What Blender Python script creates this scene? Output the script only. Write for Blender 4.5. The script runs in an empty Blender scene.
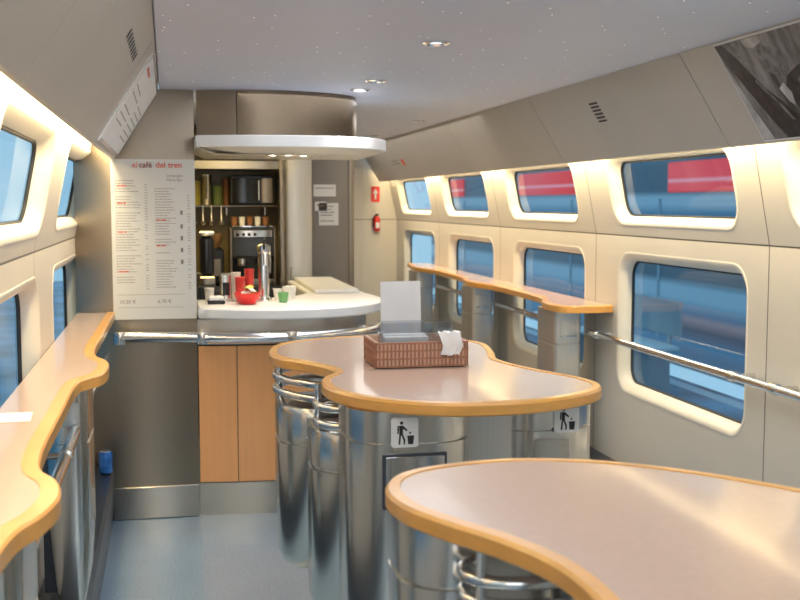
import bpy, math, random
from mathutils import Vector, Matrix
random.seed(7)
scene=bpy.context.scene
COL=scene.collection
XC=.945; HW=1.40
XL=XC-HW; XR=XC+HW
YE=11.4; YB=-1.6
try:
    scene.view_settings.view_transform='Standard'
    scene.view_settings.look='None'
    scene.view_settings.exposure=.0
except Exception: pass

# ------------------------------------------------------------ materials
def mat(name,col,rough=.5,metal=0,var=0,scale=8,stretch=(1,1,1),bump=0,coat=0,emis=None,es=0,spec=None,detail=4):
    m=bpy.data.materials.new(name); m.use_nodes=True
    nt=m.node_tree; b=nt.nodes['Principled BSDF']
    b.inputs['Base Color'].default_value=(*col,1)
    b.inputs['Roughness'].default_value=rough
    b.inputs['Metallic'].default_value=metal
    b.inputs['Coat Weight'].default_value=coat
    b.inputs['Coat Roughness'].default_value=.08
    if spec is not None: b.inputs['Specular IOR Level'].default_value=spec
    if emis: 
        b.inputs['Emission Color'].default_value=(*emis,1); b.inputs['Emission Strength'].default_value=es
    tc=nt.nodes.new('ShaderNodeTexCoord'); mp=nt.nodes.new('ShaderNodeMapping')
    mp.inputs['Scale'].default_value=stretch
    nt.links.new(tc.outputs['Object'],mp.inputs[0])
    nz=nt.nodes.new('ShaderNodeTexNoise'); nz.inputs['Scale'].default_value=scale; nz.inputs['Detail'].default_value=detail
    nt.links.new(mp.outputs[0],nz.inputs['Vector'])
    cr=nt.nodes.new('ShaderNodeValToRGB')
    cr.color_ramp.elements[0].position=.3; cr.color_ramp.elements[1].position=.7
    v=max(var,.01)
    cr.color_ramp.elements[0].color=(*[max(0,c*(1-v)) for c in col],1)
    cr.color_ramp.elements[1].color=(*[min(1,c*(1+v)) for c in col],1)
    nt.links.new(nz.outputs['Fac'],cr.inputs[0]); nt.links.new(cr.outputs[0],b.inputs['Base Color'])
    if bump:
        bp=nt.nodes.new('ShaderNodeBump'); bp.inputs['Strength'].default_value=bump; bp.inputs['Distance'].default_value=.01
        nt.links.new(nz.outputs['Fac'],bp.inputs['Height']); nt.links.new(bp.outputs[0],b.inputs['Normal'])
    return m
def emit(name,col,s):
    m=bpy.data.materials.new(name); m.use_nodes=True; nt=m.node_tree
    nt.nodes.remove(nt.nodes['Principled BSDF'])
    e=nt.nodes.new('ShaderNodeEmission'); e.inputs[0].default_value=(*col,1); e.inputs[1].default_value=s
    nt.links.new(e.outputs[0],nt.nodes['Material Output'].inputs[0]); return m

M={}
M['steel']=mat('stainless_steel',(.76,.73,.68),.22,1,.04,6,(30,30,1),.012)
M['binsteel']=mat('satin_steel',(.62,.60,.56),.32,.7,.04,6,(30,30,1),.01)
M['steelh']=mat('stainless_steel_brushed',(.60,.56,.50),.32,1,.03,30,(1,1,12),0)
M['fridge']=mat('fridge_steel_painted',(.20,.185,.17),.38,.4,.03,3)
M['door']=mat('galley_door_paint',(.27,.245,.22),.4,.2,.03,3)
M['taupe']=mat('taupe_brushed_steel',(.33,.275,.215),.32,1,.04,30,(1,1,12),0)
M['brown']=mat('header_brushed_steel',(.24,.185,.13),.30,1,.05,30,(12,12,1))
M['taupe2']=mat('taupe_paint',(.33,.27,.20),.45,0,.04,5)
M['olive']=mat('galley_wall_warm',(.28,.21,.08),.35,0,.3,4)
M['chrome']=mat('chrome',(.84,.84,.84),.13,1,.02,4)
M['pale']=mat('pale_bin_door',(.80,.77,.71),.3,.35,.03,5)
M['cream']=mat('cream_plastic',(.80,.76,.67),.42,0,.02,3)
M['white']=mat('white_solid_surface',(.85,.85,.86),.3,0,.02,5)
M['paper']=mat('paper_white',(.80,.80,.80),.7,0,.03,9)
M['board']=mat('menu_board_face',(.70,.69,.66),.35,0,.02,4)
M['panel']=mat('slanted_panel_paint',(.49,.465,.425),.36,0,.03,2)
M['dark']=mat('dark_rubber',(.03,.03,.035),.5,0,.1,10)
M['black']=mat('black_gloss',(.015,.015,.018),.15,0,.1,10)
M['blackink']=mat('black_print',(.02,.02,.02),.6,0,.05,10)
M['grayink']=mat('gray_print',(.22,.21,.20),.6,0,.05,10)
M['lightink']=mat('light_gray_print',(.32,.31,.30),.6,0,.05,10)
M['redink']=mat('red_print',(.75,.09,.03),.5,0,.05,10)
M['darkredink']=mat('dark_red_print',(.30,.05,.03),.5,0,.05,10)
M['red']=mat('red_plastic',(.75,.03,.02),.3,0,.05,6)
M['duct']=mat('dark_duct_metal',(.08,.09,.11),.35,.6,.08,5,(1,1,20),.02)
M['wood']=mat('beech_wood',(.90,.44,.18),.32,0,.03,3,(14,14,.7),.0,.2)
M['band']=mat('wood_edge_band',(.80,.40,.10),.28,0,.10,4,(2,2,9),.02,.3)
M['bluecan']=mat('blue_can_print',(.04,.20,.60),.25,.3,.3,30)
M['wicker']=mat('basket_wood',(.38,.17,.10),.5,0,.15,60,(1,1,1),.1)
M['wicker2']=mat('basket_wood_light',(.72,.49,.36),.5,0,.1,60,(1,1,1),.1)
M['glow']=emit('warm_light_strip',(1,.82,.50),13)
M['lamp']=emit('downlight_lens',(1,.95,.88),6)
M['lampw']=emit('canopy_lamp_lens',(1,.85,.6),12)
M['undercan_lit']=mat('canopy_underside',(.80,.73,.62),.35,0,.03,5)  # warm lamplight put into the colour of the white canopy's underside
M['lam']=mat('table_laminate',(.61,.44,.35),.25,0,.02,60,(1,1,1),0,.4)
def floor_mat():
    m=mat('floor_vinyl',(.24,.36,.51),.22,0,.08,3,(1,1,1),0,.45)
    nt=m.node_tree; b=nt.nodes['Principled BSDF']
    tc=nt.nodes['Texture Coordinate']
    n2=nt.nodes.new('ShaderNodeTexNoise'); n2.inputs['Scale'].default_value=110; n2.inputs['Detail'].default_value=2
    nt.links.new(tc.outputs['Object'],n2.inputs['Vector'])
    cr=nt.nodes.new('ShaderNodeValToRGB'); cr.color_ramp.elements[0].position=.35; cr.color_ramp.elements[1].position=.65
    cr.color_ramp.elements[0].color=(.15,.24,.36,1); cr.color_ramp.elements[1].color=(.32,.45,.60,1)
    nt.links.new(n2.outputs['Fac'],cr.inputs[0])
    mx=nt.nodes.new('ShaderNodeMixRGB'); mx.inputs[0].default_value=.45
    src=b.inputs['Base Color'].links[0].from_socket
    nt.links.new(src,mx.inputs[1]); nt.links.new(cr.outputs[0],mx.inputs[2]); nt.links.new(mx.outputs[0],b.inputs['Base Color'])
    return m
M['floor']=floor_mat()
def ceil_mat():
    m=mat('ceiling_panel',(.59,.64,.80),.5,0,.02,1.5)
    nt=m.node_tree; b=nt.nodes['Principled BSDF']; tc=nt.nodes['Texture Coordinate']
    v=nt.nodes.new('ShaderNodeTexVoronoi'); v.voronoi_dimensions='2D'; v.inputs['Scale'].default_value=4.6
    nt.links.new(tc.outputs['Object'],v.inputs['Vector'])
    lt=nt.nodes.new('ShaderNodeMath'); lt.operation='LESS_THAN'; lt.inputs[1].default_value=.0115
    nt.links.new(v.outputs['Distance'],lt.inputs[0])
    mu=nt.nodes.new('ShaderNodeMath'); mu.operation='MULTIPLY'; mu.inputs[1].default_value=3
    nt.links.new(lt.outputs[0],mu.inputs[0]); nt.links.new(mu.outputs[0],b.inputs['Emission Strength'])
    b.inputs['Emission Color'].default_value=(1,.95,.85,1)
    return m
M['ceil']=ceil_mat()
SEAM0=4.03; PITCH=1.83
def wall_mat():
    m=mat('wall_panel_paint',(.66,.62,.55),.40,0,.025,2)
    nt=m.node_tree; b=nt.nodes['Principled BSDF']; tc=nt.nodes['Texture Coordinate']
    sp=nt.nodes.new('ShaderNodeSeparateXYZ'); nt.links.new(tc.outputs['Object'],sp.inputs[0])
    def mt(op,a,bv):
        n=nt.nodes.new('ShaderNodeMath'); n.operation=op
        for i,x in enumerate((a,bv)):
            if x is None: continue
            if isinstance(x,(int,float)): n.inputs[i].default_value=x
            else: nt.links.new(x,n.inputs[i])
        return n.outputs[0]
    z=mt('ABSOLUTE',mt('SUBTRACT',sp.outputs[2],1.46),None)
    l1=mt('LESS_THAN',z,.0035)
    y=mt('FLOORED_MODULO',mt('SUBTRACT',sp.outputs[1],SEAM0-.5),PITCH)
    l2=mt('LESS_THAN',mt('ABSOLUTE',mt('SUBTRACT',y,.5),None),.0035)
    k=mt('MAXIMUM',l1,l2)
    mx=nt.nodes.new('ShaderNodeMixRGB'); nt.links.new(k,mx.inputs[0])
    nt.links.new(b.inputs['Base Color'].links[0].from_socket,mx.inputs[1]); mx.inputs[2].default_value=(.12,.11,.09,1)
    nt.links.new(mx.outputs[0],b.inputs['Base Color'])
    return m
M['wall']=wall_mat()
def glass_mat(name,tint,lo,hi):
    m=bpy.data.materials.new(name); m.use_nodes=True; nt=m.node_tree
    nt.nodes.remove(nt.nodes['Principled BSDF'])
    t=nt.nodes.new('ShaderNodeBsdfTransparent'); t.inputs[0].default_value=(*tint,1)
    g=nt.nodes.new('ShaderNodeBsdfGlossy'); g.inputs['Roughness'].default_value=.03
    lw=nt.nodes.new('ShaderNodeLayerWeight'); lw.inputs[0].default_value=.25
    mr=nt.nodes.new('ShaderNodeMapRange'); mr.inputs['To Min'].default_value=lo; mr.inputs['To Max'].default_value=hi
    nt.links.new(lw.outputs['Facing'],mr.inputs['Value'])
    mx=nt.nodes.new('ShaderNodeMixShader')
    nt.links.new(mr.outputs[0],mx.inputs[0]); nt.links.new(t.outputs[0],mx.inputs[1]); nt.links.new(g.outputs[0],mx.inputs[2])
    nt.links.new(mx.outputs[0],nt.nodes['Material Output'].inputs[0]); return m
M['glass']=glass_mat('tinted_window_glass',(.72,.86,.91),.05,.28)
M['acrylic']=glass_mat('clear_acrylic',(.88,.90,.92),.06,.4)

# ------------------------------------------------------------ helpers
def mesh_obj(name,V,Fc,m,parent=None,smooth=False,auto=True,label=None,cat=None,kind=None,group=None):
    me=bpy.data.meshes.new(name); me.from_pydata([tuple(v) for v in V],[],Fc); me.update()
    o=bpy.data.objects.new(name,me); COL.objects.link(o)
    if m: me.materials.append(m)
    if smooth:
        me.polygons.foreach_set('use_smooth',[True]*len(me.polygons))
        try: me.set_sharp_from_angle(angle=math.radians(38))
        except Exception: pass
    if parent: o.parent=parent
    tag(o,label,cat,kind,group)
    return o
def tag(o,label=None,cat=None,kind=None,group=None):
    if label: o['label']=label
    if cat: o['category']=cat
    if kind: o['kind']=kind
    if group: o['group']=group
def thing(name,loc,label,cat,group=None):
    e=bpy.data.objects.new(name,None); e.empty_display_size=.05; COL.objects.link(e)
    tag(e,label,cat,None,group)
    e.location=loc
    return e
def settle(e):
    for c in e.children:
        c.matrix_parent_inverse=Matrix.Translation(-Vector(e.location))
def cr(pts,n=8,closed=True):
    out=[]; N=len(pts); P=[Vector(p) for p in pts]
    rng=range(N) if closed else range(N-1)
    for i in rng:
        if closed: a,b,c,d=P[i-1],P[i],P[(i+1)%N],P[(i+2)%N]
        else:
            b,c=P[i],P[i+1]; a=P[i-1] if i>0 else b*2-c; d=P[i+2] if i+2<N else c*2-b
        for k in range(n):
            t=k/n
            out.append(.5*((2*b)+(c-a)*t+(2*a-5*b+4*c-d)*t*t+(3*b-a-3*c+d)*t**3))
    if not closed: out.append(P[-1])
    return out
def area_(p): return .5*sum(p[i-1][0]*p[i][1]-p[i][0]*p[i-1][1] for i in range(len(p)))
def ccw(p): return p if area_(p)>0 else p[::-1]
def inset(p,d):
    N=len(p); out=[]
    for i in range(N):
        a,b,c=p[i-1],p[i],p[(i+1)%N]
        t=(Vector((c[0]-a[0],c[1]-a[1])))
        if t.length<1e-9: out.append(Vector((b[0],b[1]))); continue
        t.normalize(); nrm=Vector((-t.y,t.x))
        out.append(Vector((b[0],b[1]))+nrm*d)
    return out
def loft(name,rings,m,parent=None,cap0=False,cap1=False,closed=False,smooth=True,cyc=True,**k):
    n=len(rings[0]); V=[v for r in rings for v in r]; Fc=[]
    R=len(rings)
    for i in range(R if closed else R-1):
        a=i*n; b=((i+1)%R)*n
        for j in range(n if cyc else n-1):
            j2=(j+1)%n
            Fc.append((a+j,a+j2,b+j2,b+j))
    if cap0: Fc.append(tuple(range(n))[::-1])
    if cap1: Fc.append(tuple((R-1)*n+j for j in range(n)))
    return mesh_obj(name,V,Fc,m,parent,smooth,**k)
def ring(p,z): return [Vector((q[0],q[1],z)) for q in p]
def slab(name,p,z0,z1,m,parent=None,r=.004,**k):
    p=ccw(p)
    rs=[ring(inset(p,r),z0),ring(p,z0+r),ring(p,z1-r),ring(inset(p,r),z1)]
    return loft(name,rs,m,parent,True,True,**k)
def rrect(cx,cy,w,h,r,n=6):
    out=[]
    for sx,sy,a0 in ((1,1,0),(-1,1,90),(-1,-1,180),(1,-1,270)):
        for k in range(n+1):
            a=math.radians(a0+90*k/n)
            out.append(Vector((cx+sx*(w/2-r)+r*math.cos(a),cy+sy*(h/2-r)+r*math.sin(a))))
    return out
def box(name,x0,x1,y0,y1,z0,z1,m,parent=None,r=.004,**k):
    rr=max(min(r,(x1-x0)*.3,(y1-y0)*.3,(z1-z0)*.3),.0003)
    return slab(name,rrect((x0+x1)/2,(y0+y1)/2,x1-x0,y1-y0,rr,2),z0,z1,m,parent,rr,**k)
def tube(name,path,r,m,parent=None,n=8,seg=14,smoothpath=True,closed=False,**k):
    P=cr(path,n,closed) if smoothpath else [Vector(p) for p in path]
    rings=[]; prev=None; N=len(P)
    for i,p in enumerate(P):
        if closed: t=P[(i+1)%N]-P[i-1]
        else: t=(P[min(i+1,N-1)]-P[max(i-1,0)])
        t.normalize()
        if prev is None:
            up=Vector((0,0,1)) if abs(t.z)<.9 else Vector((1,0,0))
            a=t.cross(up).normalized()
        else: a=(prev-t*prev.dot(t)).normalized()
        prev=a; b=t.cross(a)
        rings.append([p+(a*math.cos(2*math.pi*j/seg)+b*math.sin(2*math.pi*j/seg))*r for j in range(seg)])
    return loft(name,rings,m,parent,not closed,not closed,closed,**k)
def revolve(name,prof,cx,cy,m,parent=None,n=28,cap0=True,cap1=True,**k):
    rings=[[Vector((cx+r*math.cos(2*math.pi*j/n),cy+r*math.sin(2*math.pi*j/n),z)) for j in range(n)] for r,z in prof]
    return loft(name,rings,m,parent,cap0,cap1,**k)
class Fr:
    def __init__(s,o,u,v): s.o=Vector(o); s.u=Vector(u).normalized(); s.v=Vector(v).normalized(); s.n=s.u.cross(s.v).normalized()
    def __call__(s,a,b,c=0): return s.o+s.u*a+s.v*b+s.n*c
    def mat(s):
        M4=Matrix((( s.u.x,s.v.x,s.n.x,s.o.x),(s.u.y,s.v.y,s.n.y,s.o.y),(s.u.z,s.v.z,s.n.z,s.o.z),(0,0,0,1))); return M4
def plate(name,fr,pts,t,m,parent=None,c0=0,**k):
    pts=ccw([Vector(p) for p in pts])
    return loft(name,[[fr(p[0],p[1],c0) for p in pts],[fr(p[0],p[1],c0+t) for p in pts]],m,parent,True,True,smooth=False,**k)
def rectpts(x0,x1,y0,y1): return [(x0,y0),(x1,y0),(x1,y1),(x0,y1)]
def quads(name,fr,rects,c,m,parent,**k):
    V=[];Fc=[]
    for poly in rects:
        i=len(V); 
        for p in poly: V.append(fr(p[0],p[1],c))
        Fc.append(tuple(range(i,i+len(poly))))
    return mesh_obj(name,V,Fc,m,parent,**k)
def text(name,body,fr,size,m,parent=None,c=.001,bold=0,**k):
    cu=bpy.data.curves.new('txt','FONT'); cu.body=body; cu.size=size; cu.offset=bold; cu.resolution_u=3
    to=bpy.data.objects.new('txt',cu); COL.objects.link(to)
    dg=bpy.context.evaluated_depsgraph_get(); dg.update()
    me=bpy.data.meshes.new_from_object(to.evaluated_get(dg)); bpy.data.objects.remove(to)
    M4=fr.mat(); me.transform(Matrix.Translation(fr.n*c)@M4)
    me.materials.clear(); me.materials.append(m)
    o=bpy.data.objects.new(name,me); COL.objects.link(o)
    if parent: o.parent=parent
    tag(o,**k)
    return o
def textrows(x0,x1,y0,y1,dy,h,ragged=.6,skip=.12):
    out=[]; y=y1
    while y>y0:
        if random.random()>skip:
            x=x0; xe=x0+(x1-x0)*random.uniform(ragged,1)
            while x<xe:
                w=min(random.uniform(1.5,5)*h,xe-x)
                out.append([(x,y),(x+w,y),(x+w,y+h),(x,y+h)]); x+=w+h*.7
        y-=dy
    return out

# ------------------------------------------------------------ shell
LEAN=.20
def bendx(side,z): 
    l=max(0,z-1.46)*LEAN
    return (XR-l) if side>0 else (XL+l)
LW=(.68,1.33); UW=(1.56,1.845)
WYR=[(SEAM0+.2+PITCH*k, SEAM0+.2+1.27+PITCH*k) for k in range(-3,4)]
WYR_U=[(a+.045,b+(.13 if b<4.2 else .025)) for a,b in WYR]
WYL=[(2.83+PITCH*k,4.10+PITCH*k) for k in range(-2,2)]
GR=.045
def build_wall(side,name,ya,yb,wl,wu):
    V=[];Fc=[]
    for (za,zb,win,rad,wys) in ((0,1.46,LW,.085,wl),(1.46,2.0,UW,.075,wu)):
        cu=bpy.data.curves.new('w','CURVE'); cu.dimensions='2D'; cu.fill_mode='BOTH'
        loops=[[(ya,za),(yb,za),(yb,zb),(ya,zb)]]
        for a,b in wys:
            if a<ya or b>yb: continue
            loops.append([(p.x,p.y) for p in rrect((a+b)/2,(win[0]+win[1])/2,b-a+2*GR,win[1]-win[0]+2*GR,rad+GR)])
        for L in loops:
            s=cu.splines.new('POLY'); s.points.add(len(L)-1); s.use_cyclic_u=True
            for i,q in enumerate(L): s.points[i].co=(q[0],q[1],0,1)
        o=bpy.data.objects.new('w',cu); COL.objects.link(o)
        dg=bpy.context.evaluated_depsgraph_get(); dg.update()
        me=bpy.data.meshes.new_from_object(o.evaluated_get(dg)); bpy.data.objects.remove(o)
        base=len(V)
        for v in me.vertices: V.append(Vector((bendx(side,v.co.y),v.co.x,v.co.y)))
        for p in me.polygons: Fc.append(tuple(base+i for i in p.vertices))
    return mesh_obj(name,V,Fc,M['wall'],kind='structure')
build_wall(1,'wall_right',YB,YE,WYR,WYR_U)
build_wall(-1,'wall_left',YB,8.49,WYL,WYL)
wn=[0]
def window(side,a,b,win,rad):
    wn[0]+=1
    e=bpy.data.objects.new('window_%d'%wn[0],None); COL.objects.link(e); e['kind']='structure'
    cy=(a+b)/2; cz=(win[0]+win[1])/2; w=b-a; h=win[1]-win[0]
    def rg(grow,dep,r):
        return [Vector((bendx(side,p.y)-side*dep,p.x,p.y)) for p in rrect(cy,cz,w+2*grow,h+2*grow,r)]
    prof=[(GR+.003,-.003),(GR+.001,.0015),(GR-.008,.002),(GR-.018,-.003),(.018,-.014),(.006,-.026),(.0,-.04),(-.003,-.075)]
    loft('window_frame',[rg(g,d,rad+g) for g,d in prof],M['cream'],e)
    loft('window_seal',[rg(-.001,-.060,rad-.001),rg(-.009,-.058,rad-.009),rg(-.011,-.072,rad-.011)],M['dark'],e)
    g=rg(.0,-.068,rad)
    mesh_obj('window_glass',g,[tuple(range(len(g)))],M['glass'],e)
    return e
for (a,b),(c_,d_) in zip(WYR[1:],WYR_U[1:]):
    window(1,a,b,LW,.085); window(1,c_,d_,UW,.075)
for a,b in WYL:
    window(-1,a,b,LW,.085); window(-1,a,b,UW,.075)
box('floor',XL,XR,YB,YE,-.06,0,M['floor'],kind='structure')
box('ceiling',-.03,1.925,YB,YE,2.2,2.24,M['ceil'],kind='structure')
box('wall_back',XL,XR,YB-.06,YB,0,2.3,M['wall'],kind='structure')
tn=[0]
def trimname(): tn[0]+=1; return 'trim_%d'%tn[0]
PB=(1.2,1.85); PT=(.978,2.2)
for side in (1,-1):
    ks=range(-3,4) if side>0 else range(-3,1)
    for k in ks:
        y0=max(YB,SEAM0-.03+PITCH*k+.003); y1=min(YE,SEAM0-.03+PITCH*(k+1)-.003)
        if side<0: y1=min(y1,5.78)
        prof=[(PT[0],PT[1]),(PB[0],PB[1]),(PB[0]+.012,PB[1]-.004),(PB[0]+.02,PB[1]+.004),(PB[0]+.02,PB[1]+.03),(PT[0]+.03,PT[1]+.02)]
        rs=[[Vector((XC+side*x,y,z)) for x,z in prof] for y in (y0,y1)]
        loft(trimname(),rs,M['panel'],cap0=True,cap1=True,smooth=False,kind='structure')
    ye=YE if side>0 else 5.78
    xs=[XC+side*1.225,XC+side*1.28]
    box(trimname(),min(XC+side*1.15,XC+side*1.42),max(XC+side*1.15,XC+side*1.42),YB,ye,1.965,1.99,M['cream'],kind='structure')
    box('light_strip',min(xs),max(xs),YB+.1,ye-.05,1.935,1.9655,M['glow'],label='warm linear lamp hidden in the cove above the windows',cat='lamp',group='cove lamps')
    box(trimname(),min(XC+side*.95,XC+side*1.05),max(XC+side*.95,XC+side*1.05),YB,ye,2.225,2.25,M['panel'],kind='structure')

box('wall_end',1.30,XR,YE,YE+.05,0,2.3,M['wall'],kind='structure')
box('wall_corridor',1.37,1.40,8.5,YE,0,2.2,M['taupe2'],kind='structure')
box('wall_galley',XL,1.40,8.46,8.50,0,2.2,M['olive'],kind='structure')
box('wall_bar',XL,.14,5.79,5.85,0,2.2,M['taupe'],kind='structure',r=.002)
box('baseboard_bar',XL+.16,.14,5.775,5.79,.002,.17,M['steelh'],kind='structure')
box('door_1',1.08,1.36,8.425,8.458,.02,2.12,M['door'],kind='structure')
box('trim_90',1.062,1.08,8.42,8.46,0,2.18,M['taupe'],kind='structure'); box('trim_91',1.36,1.40,8.42,8.458,0,2.18,M['taupe'],kind='structure')
loft('heating_duct',[[Vector((x,y,z)) for x,z in ((XL+.002,.0),(-.30,.0),(-.285,.25),(-.295,.288),(XL+.002,.296))] for y in (YB,5.77)],M['duct'],cap0=True,cap1=True,smooth=False,label='dark metal heating duct running along the wall base',cat='duct')
loft('heating_duct',[[Vector((x,y,z)) for x,z in ((XR-.002,.0),(XR-.12,.0),(XR-.12,.19),(XR-.10,.225),(XR-.002,.245))][::-1] for y in (YB,YE-.02)],M['duct'],cap0=True,cap1=True,smooth=False,label='dark metal heating duct running along the wall base',cat='duct')

# ------------------------------------------------------------ downlights
def downlight(x,y,r=.045):
    e=thing('ceiling_downlight',(x,y,2.2),'small round recessed chrome ceiling spotlight','ceiling light','ceiling spotlights')
    revolve('trim_ring',[(r*1.15,2.2005),(r*1.15,2.194),(r*.95,2.190),(r*.7,2.197)],x,y,M['chrome'],e,cap0=False,cap1=False)
    revolve('lens',[(r*.72,2.1985),(r*.3,2.1965)],x,y,M['lamp'],e)
    settle(e)
for x,y in ((.945,3.9),(.96,5.15),(.96,5.57),(1.72,9.28),(.95,2.0),(1.72,7.6)): downlight(x,y)
def slant_frame(side,y,t):
    x=XC+side*(PT[0]+(PB[0]-PT[0])*t); z=PT[1]+(PB[1]-PT[1])*t
    v=Vector((-side*(PB[0]-PT[0]),0,PT[1]-PB[1]))
    u=Vector((0,-1,0)) if side>0 else Vector((0,1,0))
    return Fr((x,y,z),u,v)
def vent(side,y,t,n,along):
    fr=slant_frame(side,y,t)
    e=thing('air_vent',fr.o,'small vent of dark oval slots in slanted panel','air vent','air vents')
    for i in range(n):
        if along: pts=rrect((i-(n-1)/2)*.075,0,.028,.030,.012,4)
        else: pts=rrect(0,(i-(n-1)/2)*.019,.10,.010,.0045,4)
        plate('slot',fr,pts,.0015,M['dark'],e,c0=.0005)
    settle(e)
vent(1,5.03,.40,6,False); vent(-1,3.5,.28,8,True)
fr=slant_frame(1,9.9,.62)
e=thing('small_notice',fr.o,'small pale lettered sticker with red mark on slanted panel','notice')
plate('sticker',fr,rectpts(-.3,.3,-.04,.06),.002,M['panel'],e,c0=.0005)
quads('print_rows',fr,textrows(-.26,.1,-.02,.03,.03,.010,.9,0),.003,M['grayink'],e,kind='stuff'); plate('red_mark',fr,rectpts(.16,.26,-.02,.04),.001,M['redink'],e,c0=.0025)
settle(e)

# picture on right slanted panel
fr=slant_frame(1,3.73,1.0); SL=math.hypot(PB[0]-PT[0],PT[1]-PB[1])
e=thing('photo_panel',fr.o,'rectangular black and white photograph print on the slanted panel','picture')
plate('print_border',fr,rectpts(0,1.35,.006,SL-.006),.003,M['paper'],e,c0=.001)
plate('print_sheet',fr,rectpts(.006,1.344,.012,SL-.012),.001,mat('print_grey',(.16,.16,.165),.3,0,.85,7,(1,3,1),detail=8),e,c0=.0042)
def poly_(pts,mm,c): plate('print_figure',fr,pts,.0003,mm,e,c0=c)
g1=mat('print_dark',(.022,.022,.027),.3,0,.8,26,detail=8); g2=mat('print_mid',(.14,.14,.145),.3,0,.7,30,detail=8); g3=mat('print_light',(.42,.42,.43),.3,0,.35,20,detail=8)
poly_([(.008,.40),(.008,.30),(.03,.22),(.055,.12),(.08,.014),(.008,.014)],g3,.0054)
poly_([(.008,.40),(.06,.40),(.10,.35),(.14,.28),(.19,.21),(.25,.15),(.29,.10),(.31,.05),(.29,.014),(.17,.014),(.13,.09),(.09,.18),(.04,.30)],g1,.0058)
poly_([(.06,.40),(.17,.40),(.19,.37),(.16,.33),(.13,.31),(.10,.35)],g2,.0058)
poly_([(.19,.40),(.30,.40),(.30,.375),(.24,.36),(.20,.37)],g3,.0058)
poly_([(.23,.34),(.29,.36),(.36,.35),(.40,.31),(.38,.26),(.31,.24),(.25,.27)],g2,.0058)
poly_([(.31,.20),(.35,.24),(.44,.27),(.56,.28),(.68,.24),(.72,.014),(.36,.014),(.33,.08)],g1,.0060)
poly_([(.27,.20),(.31,.22),(.33,.18),(.315,.13),(.29,.15)],g3,.0062)
poly_([(.40,.22),(.43,.235),(.44,.15),(.42,.06),(.405,.06),(.415,.15)],g2,.0064)
poly_([(.15,.24),(.16,.25),(.24,.14),(.27,.08),(.255,.08),(.22,.14)],g2,.0064)
poly_([(.80,.38),(1.1,.38),(1.2,.2),(1.1,.02),(.86,.02)],g2,.0058)
settle(e)
fr=slant_frame(-1,4.25,1.0)
e=thing('route_poster',fr.o,'framed pale information poster on the slanted panel','poster')
plate('poster_frame',fr,rectpts(0,1.48,.015,.40),.006,M['steel'],e,c0=.001)
plate('poster_sheet',fr,rectpts(.02,1.46,.03,.385),.002,M['paper'],e,c0=.007)
quads('print_rows',fr,textrows(.1,.66,.08,.27,.03,.006,.8)+textrows(.8,1.38,.08,.27,.03,.006,.8),.0095,M['grayink'],e,kind='stuff')
quads('print_heading',fr,textrows(.1,.5,.32,.34,.05,.014,.8,0),.0095,M['redink'],e,kind='stuff')
settle(e)

# ------------------------------------------------------------ menu board
fr=Fr((-.275,5.788,1.04),(1,0,0),(0,0,1))
e=thing('menu_board',(-.07,5.788,1.04),'tall pale menu board printed with price list, on steel wall','menu board')
plate('board',fr,rectpts(0,.415,0,.81),.014,M['board'],e)
T=.0146
text('heading','el',Fr(fr(.105,.768),(1,0,0),(0,0,1)),.041,M['redink'],e,c=T,bold=.0003)
text('heading','café',Fr(fr(.139,.768),(1,0,0),(0,0,1)),.041,M['darkredink'],e,c=T,bold=.0008)
text('heading','del tren',Fr(fr(.222,.768),(1,0,0),(0,0,1)),.041,M['redink'],e,c=T,bold=.0007)
text('subheading','Languages',Fr(fr(.275,.722),(1,0,0),(0,0,1)),.020,M['grayink'],e,c=T)
text('subheading','Menu Bar',Fr(fr(.275,.70),(1,0,0),(0,0,1)),.020,M['grayink'],e,c=T)
rows=[]
rows+=textrows(.02,.15,.15,.70,.0135,.0038,.55,.10); rows+=textrows(.215,.32,.15,.66,.0135,.0038,.55,.10)
rows+=textrows(.165,.18,.15,.68,.0135,.0038,.9,.2); rows+=textrows(.375,.392,.15,.64,.0135,.0038,.9,.2)
quads('price_rows',fr,rows,T,M['lightink'],e,kind='stuff')
rr=[]
for y in (.672,.585,.44,.24): rr+=textrows(.03,.08,y,y+.001,.02,.006,.8,0)
for y in (.50,.37): rr+=textrows(.22,.27,y,y+.001,.02,.006,.8,0)
quads('section_titles',fr,rr,T+.0003,M['redink'],e,kind='stuff')
for y in (.53,.46,.40,.34,.28): quads('small_picture',fr,[rectpts(.34,.352,y,y+.022)],T,M['grayink'],e)
for x in (.06,.215):
    for y in (.06,.125): quads('divider',fr,[rectpts(x-.035,x+.14,y,y+.0015)],T,M['grayink'],e)
text('price','10,20 €',Fr(fr(.03,.082),(1,0,0),(0,0,1)),.026,M['grayink'],e,c=T)
text('price','6,70 €',Fr(fr(.22,.082),(1,0,0),(0,0,1)),.026,M['grayink'],e,c=T)
settle(e)

# ------------------------------------------------------------ bar counter
path=[(.142,5.80,0),(.34,5.775,0),(.56,5.765,0),(.78,5.80,0),(.97,5.92,0),(1.08,6.12,0),(1.11,6.4,0),(1.11,7.0,0),(1.11,7.6,0)]
C=cr(path,10,False)
def off(P,d):
    out=[]
    for i,p in enumerate(P):
        t=(P[min(i+1,len(P)-1)]-P[max(i-1,0)]).normalized()
        out.append(p+Vector((t.y,-t.x,0))*d)
    return out
bar=thing('bar_counter',(.6,6.2,0),'curved café bar counter with wood panels, steel bands and white top','bar counter')
def strip(name,i0,i1,z0,z1,dout,din,m,parent):
    a=off(C,dout)[i0:i1+1]; b=off(C,din)[i0:i1+1]
    poly=[Vector((p.x,p.y)) for p in a]+[Vector((p.x,p.y)) for p in b[::-1]]
    return loft(name,[ring(poly,z0),ring(poly,z1)],m,parent,True,True,smooth=False)
n=len(C)-1
strip('plinth',0,n,.0,.17,0,-.05,M['steelh'],bar)
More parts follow.
